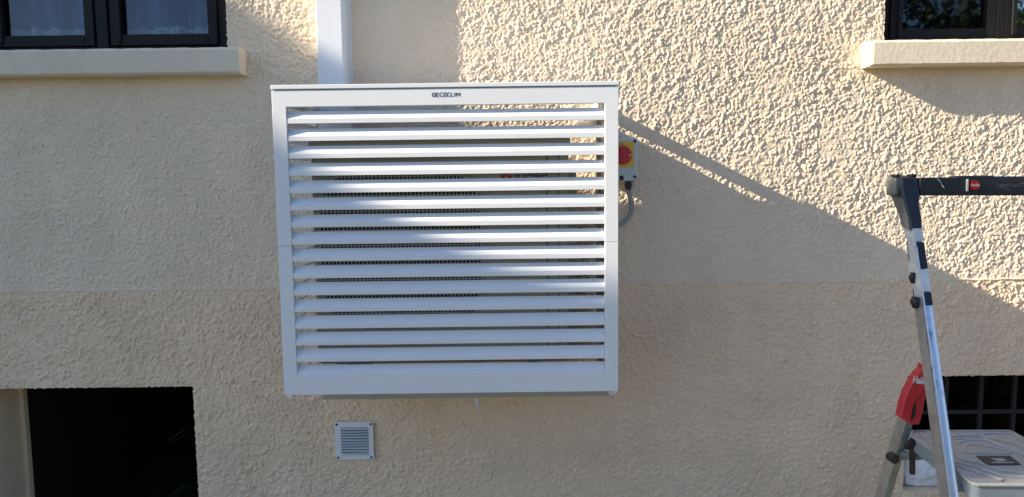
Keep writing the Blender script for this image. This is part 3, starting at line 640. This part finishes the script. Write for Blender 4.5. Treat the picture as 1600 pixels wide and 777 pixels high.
MB().prism([pz(x, y)+Vector((0, 0, .0030)) for x, y in ((1548, 724.2), (1582, 724), (1584, 725.3), (1550, 725.5))], (0, 0, -.0004)).build('plate_print', M['seam'], pl)
# linkage between rear leg, platform and front rail
MB().bar(at(1408, 712, YR+.02), at(1446, 711, YR-.02), .014, .018, (0, 1, 0)).build('link_bar', M['strut'], ldr, bevel=.002)
MB().bar(at(1425.5, 685, YR-.02), at(1425.5, 741, YR-.02), .010, .010, (1, 0, 0)).build('latch', M['black'], ldr, bevel=.001)
MB().bar(at(1419, 700, YR-.01), at(1430, 690, YR-.03), .014, .022, (0, 1, 0)).build('latch_block', M['black'], ldr, bevel=.003)
pa = at(1497, 763, -DIST+1.43); MB().tube([pa, pa+Vector((.035, .004, 0))], .0075, 12).build('pivot', M['treadside'], ldr, bevel=.001)
# lower steps, just below the picture
for z in (.28, .52, .76):
    p = on(z); MB().box(p.x+.009, p.x+WR-.009, p.y-.03, p.y+.06, z-.012, z+.012).build('step', M['tread'], ldr, bevel=.003)

# ---------------------------------------------------------------- unseen occluder added on the left, outline cut to throw the long shade
def occluder_left():
    root = empty('shade_occluder', (-12, -1, 0), 'unseen occluder shaped like a tiled house, added at left to throw the shade', 'house')
    # shade edge found on the facade plane: (x, z) in metres, moved back along the sun ray to the occluder face at x = -9
    pts = [(-1.9, 2.80), (-.80, 2.10), (-.145, 1.772), (.447, 1.42), (1.746, .465), (2.0, .267), (2.28, .13), (2.575, .05), (2.78, .02), (5.94, -1.10), (8.0, -1.7)]
    prof = []
    for x, z in pts:
        t = (x+9)/4.95; prof.append((-t, z+2.5*t))
    y0, z0 = prof[0]; ridge = [(-.2, z0+(y0+.2)*-.2+.35), (3.5, 4.2)]
    top = prof[::-1]+[(-1.0, z0+.3), (1.0, z0+.6), (4.0, 4.0)]
    poly_ = [(-9, y, z) for y, z in top]+[(-9, 4.0, 0), (-9, top[0][0], 0)]
    MB().prism(poly_, (-6, 0, 0)).build('wall', M['occluder_side'], root)
    P = top; rm = MB(); vs = []
    for y, z in P: vs += [(-8.95, y, z+.003), (-15.05, y, z+.003)]
    rm.add(vs, [(2*i, 2*i+1, 2*i+3, 2*i+2) for i in range(len(P)-1)]).build('occluder_top', M['occluder_top'], root)
    return prof
occluder_left()

# ---------------------------------------------------------------- garden behind the camera (it shows in the glass)
def leaves(n, c, r, size, name, m, parent=None, lumps=9, seed=1):
    rs = np.random.RandomState(seed); c = np.array(c, float); r = np.array(r, float)
    lc = rs.randn(lumps, 3); lc /= np.linalg.norm(lc, axis=1)[:, None]; lc *= rs.uniform(.35, .8, (lumps, 1)); k = rs.randint(0, lumps, n)
    d = rs.randn(n, 3); d /= np.linalg.norm(d, axis=1)[:, None]; P = c+(lc[k]+d*rs.uniform(.2, .45, (n, 1)))*r
    a = rs.randn(n, 3); a /= np.linalg.norm(a, axis=1)[:, None]; b = np.cross(a, rs.randn(n, 3)); b /= np.linalg.norm(b, axis=1)[:, None]
    s = size*rs.uniform(.6, 1.3, (n, 1)); V = np.stack([P-a*s, P+b*s*.5, P+a*s, P-b*s*.5], 1).reshape(-1, 3)
    me = bpy.data.meshes.new(name); me.from_pydata(V.tolist(), [], [(4*i, 4*i+1, 4*i+2, 4*i+3) for i in range(n)])
    o = bpy.data.objects.new(name, me); COL.objects.link(o); me.materials.append(m)
    if parent: put(o, parent)
    return o
specs = [(6.5, -11, 4.6, 1.9, 'leaf', 'leafy green tree mirrored in the right window, left of the others'), (10.0, -12, 5.0, 2.2, 'leafdark', 'dark green tree mirrored in the right window, the widest one'),
         (14.0, -13, 5.6, 2.3, 'leaf', 'tall green tree mirrored at the edge of the right window'), (-1.5, -14, 2.6, 1.3, 'leafdark', 'low round garden tree behind the photographer')]
for i, (x, y, h, r, mm, lab) in enumerate(specs):
    t = empty('garden_tree', (x, y, 0), lab, 'tree', 'garden trees behind the camera')
    leaves(9500, (x, y, h*.58), (r, r, h*.46), .11, 'crown', M['leafdark'], t, 16, 20+i)
    MB().tube([(x, y, 0), (x+.05, y, h*.3), (x-.03, y+.05, h*.6)], [.16, .12, .06], 10).build('trunk', M['bark'], t, smooth=True)
hd = leaves(9000, (1.5, -8.6, .55), (9.5, .55, .6), .07, 'hedge', M['leaf'], None, 60, 50); tag(hd, 'long clipped green hedge across the garden, mirrored in the cellar window', 'hedge')
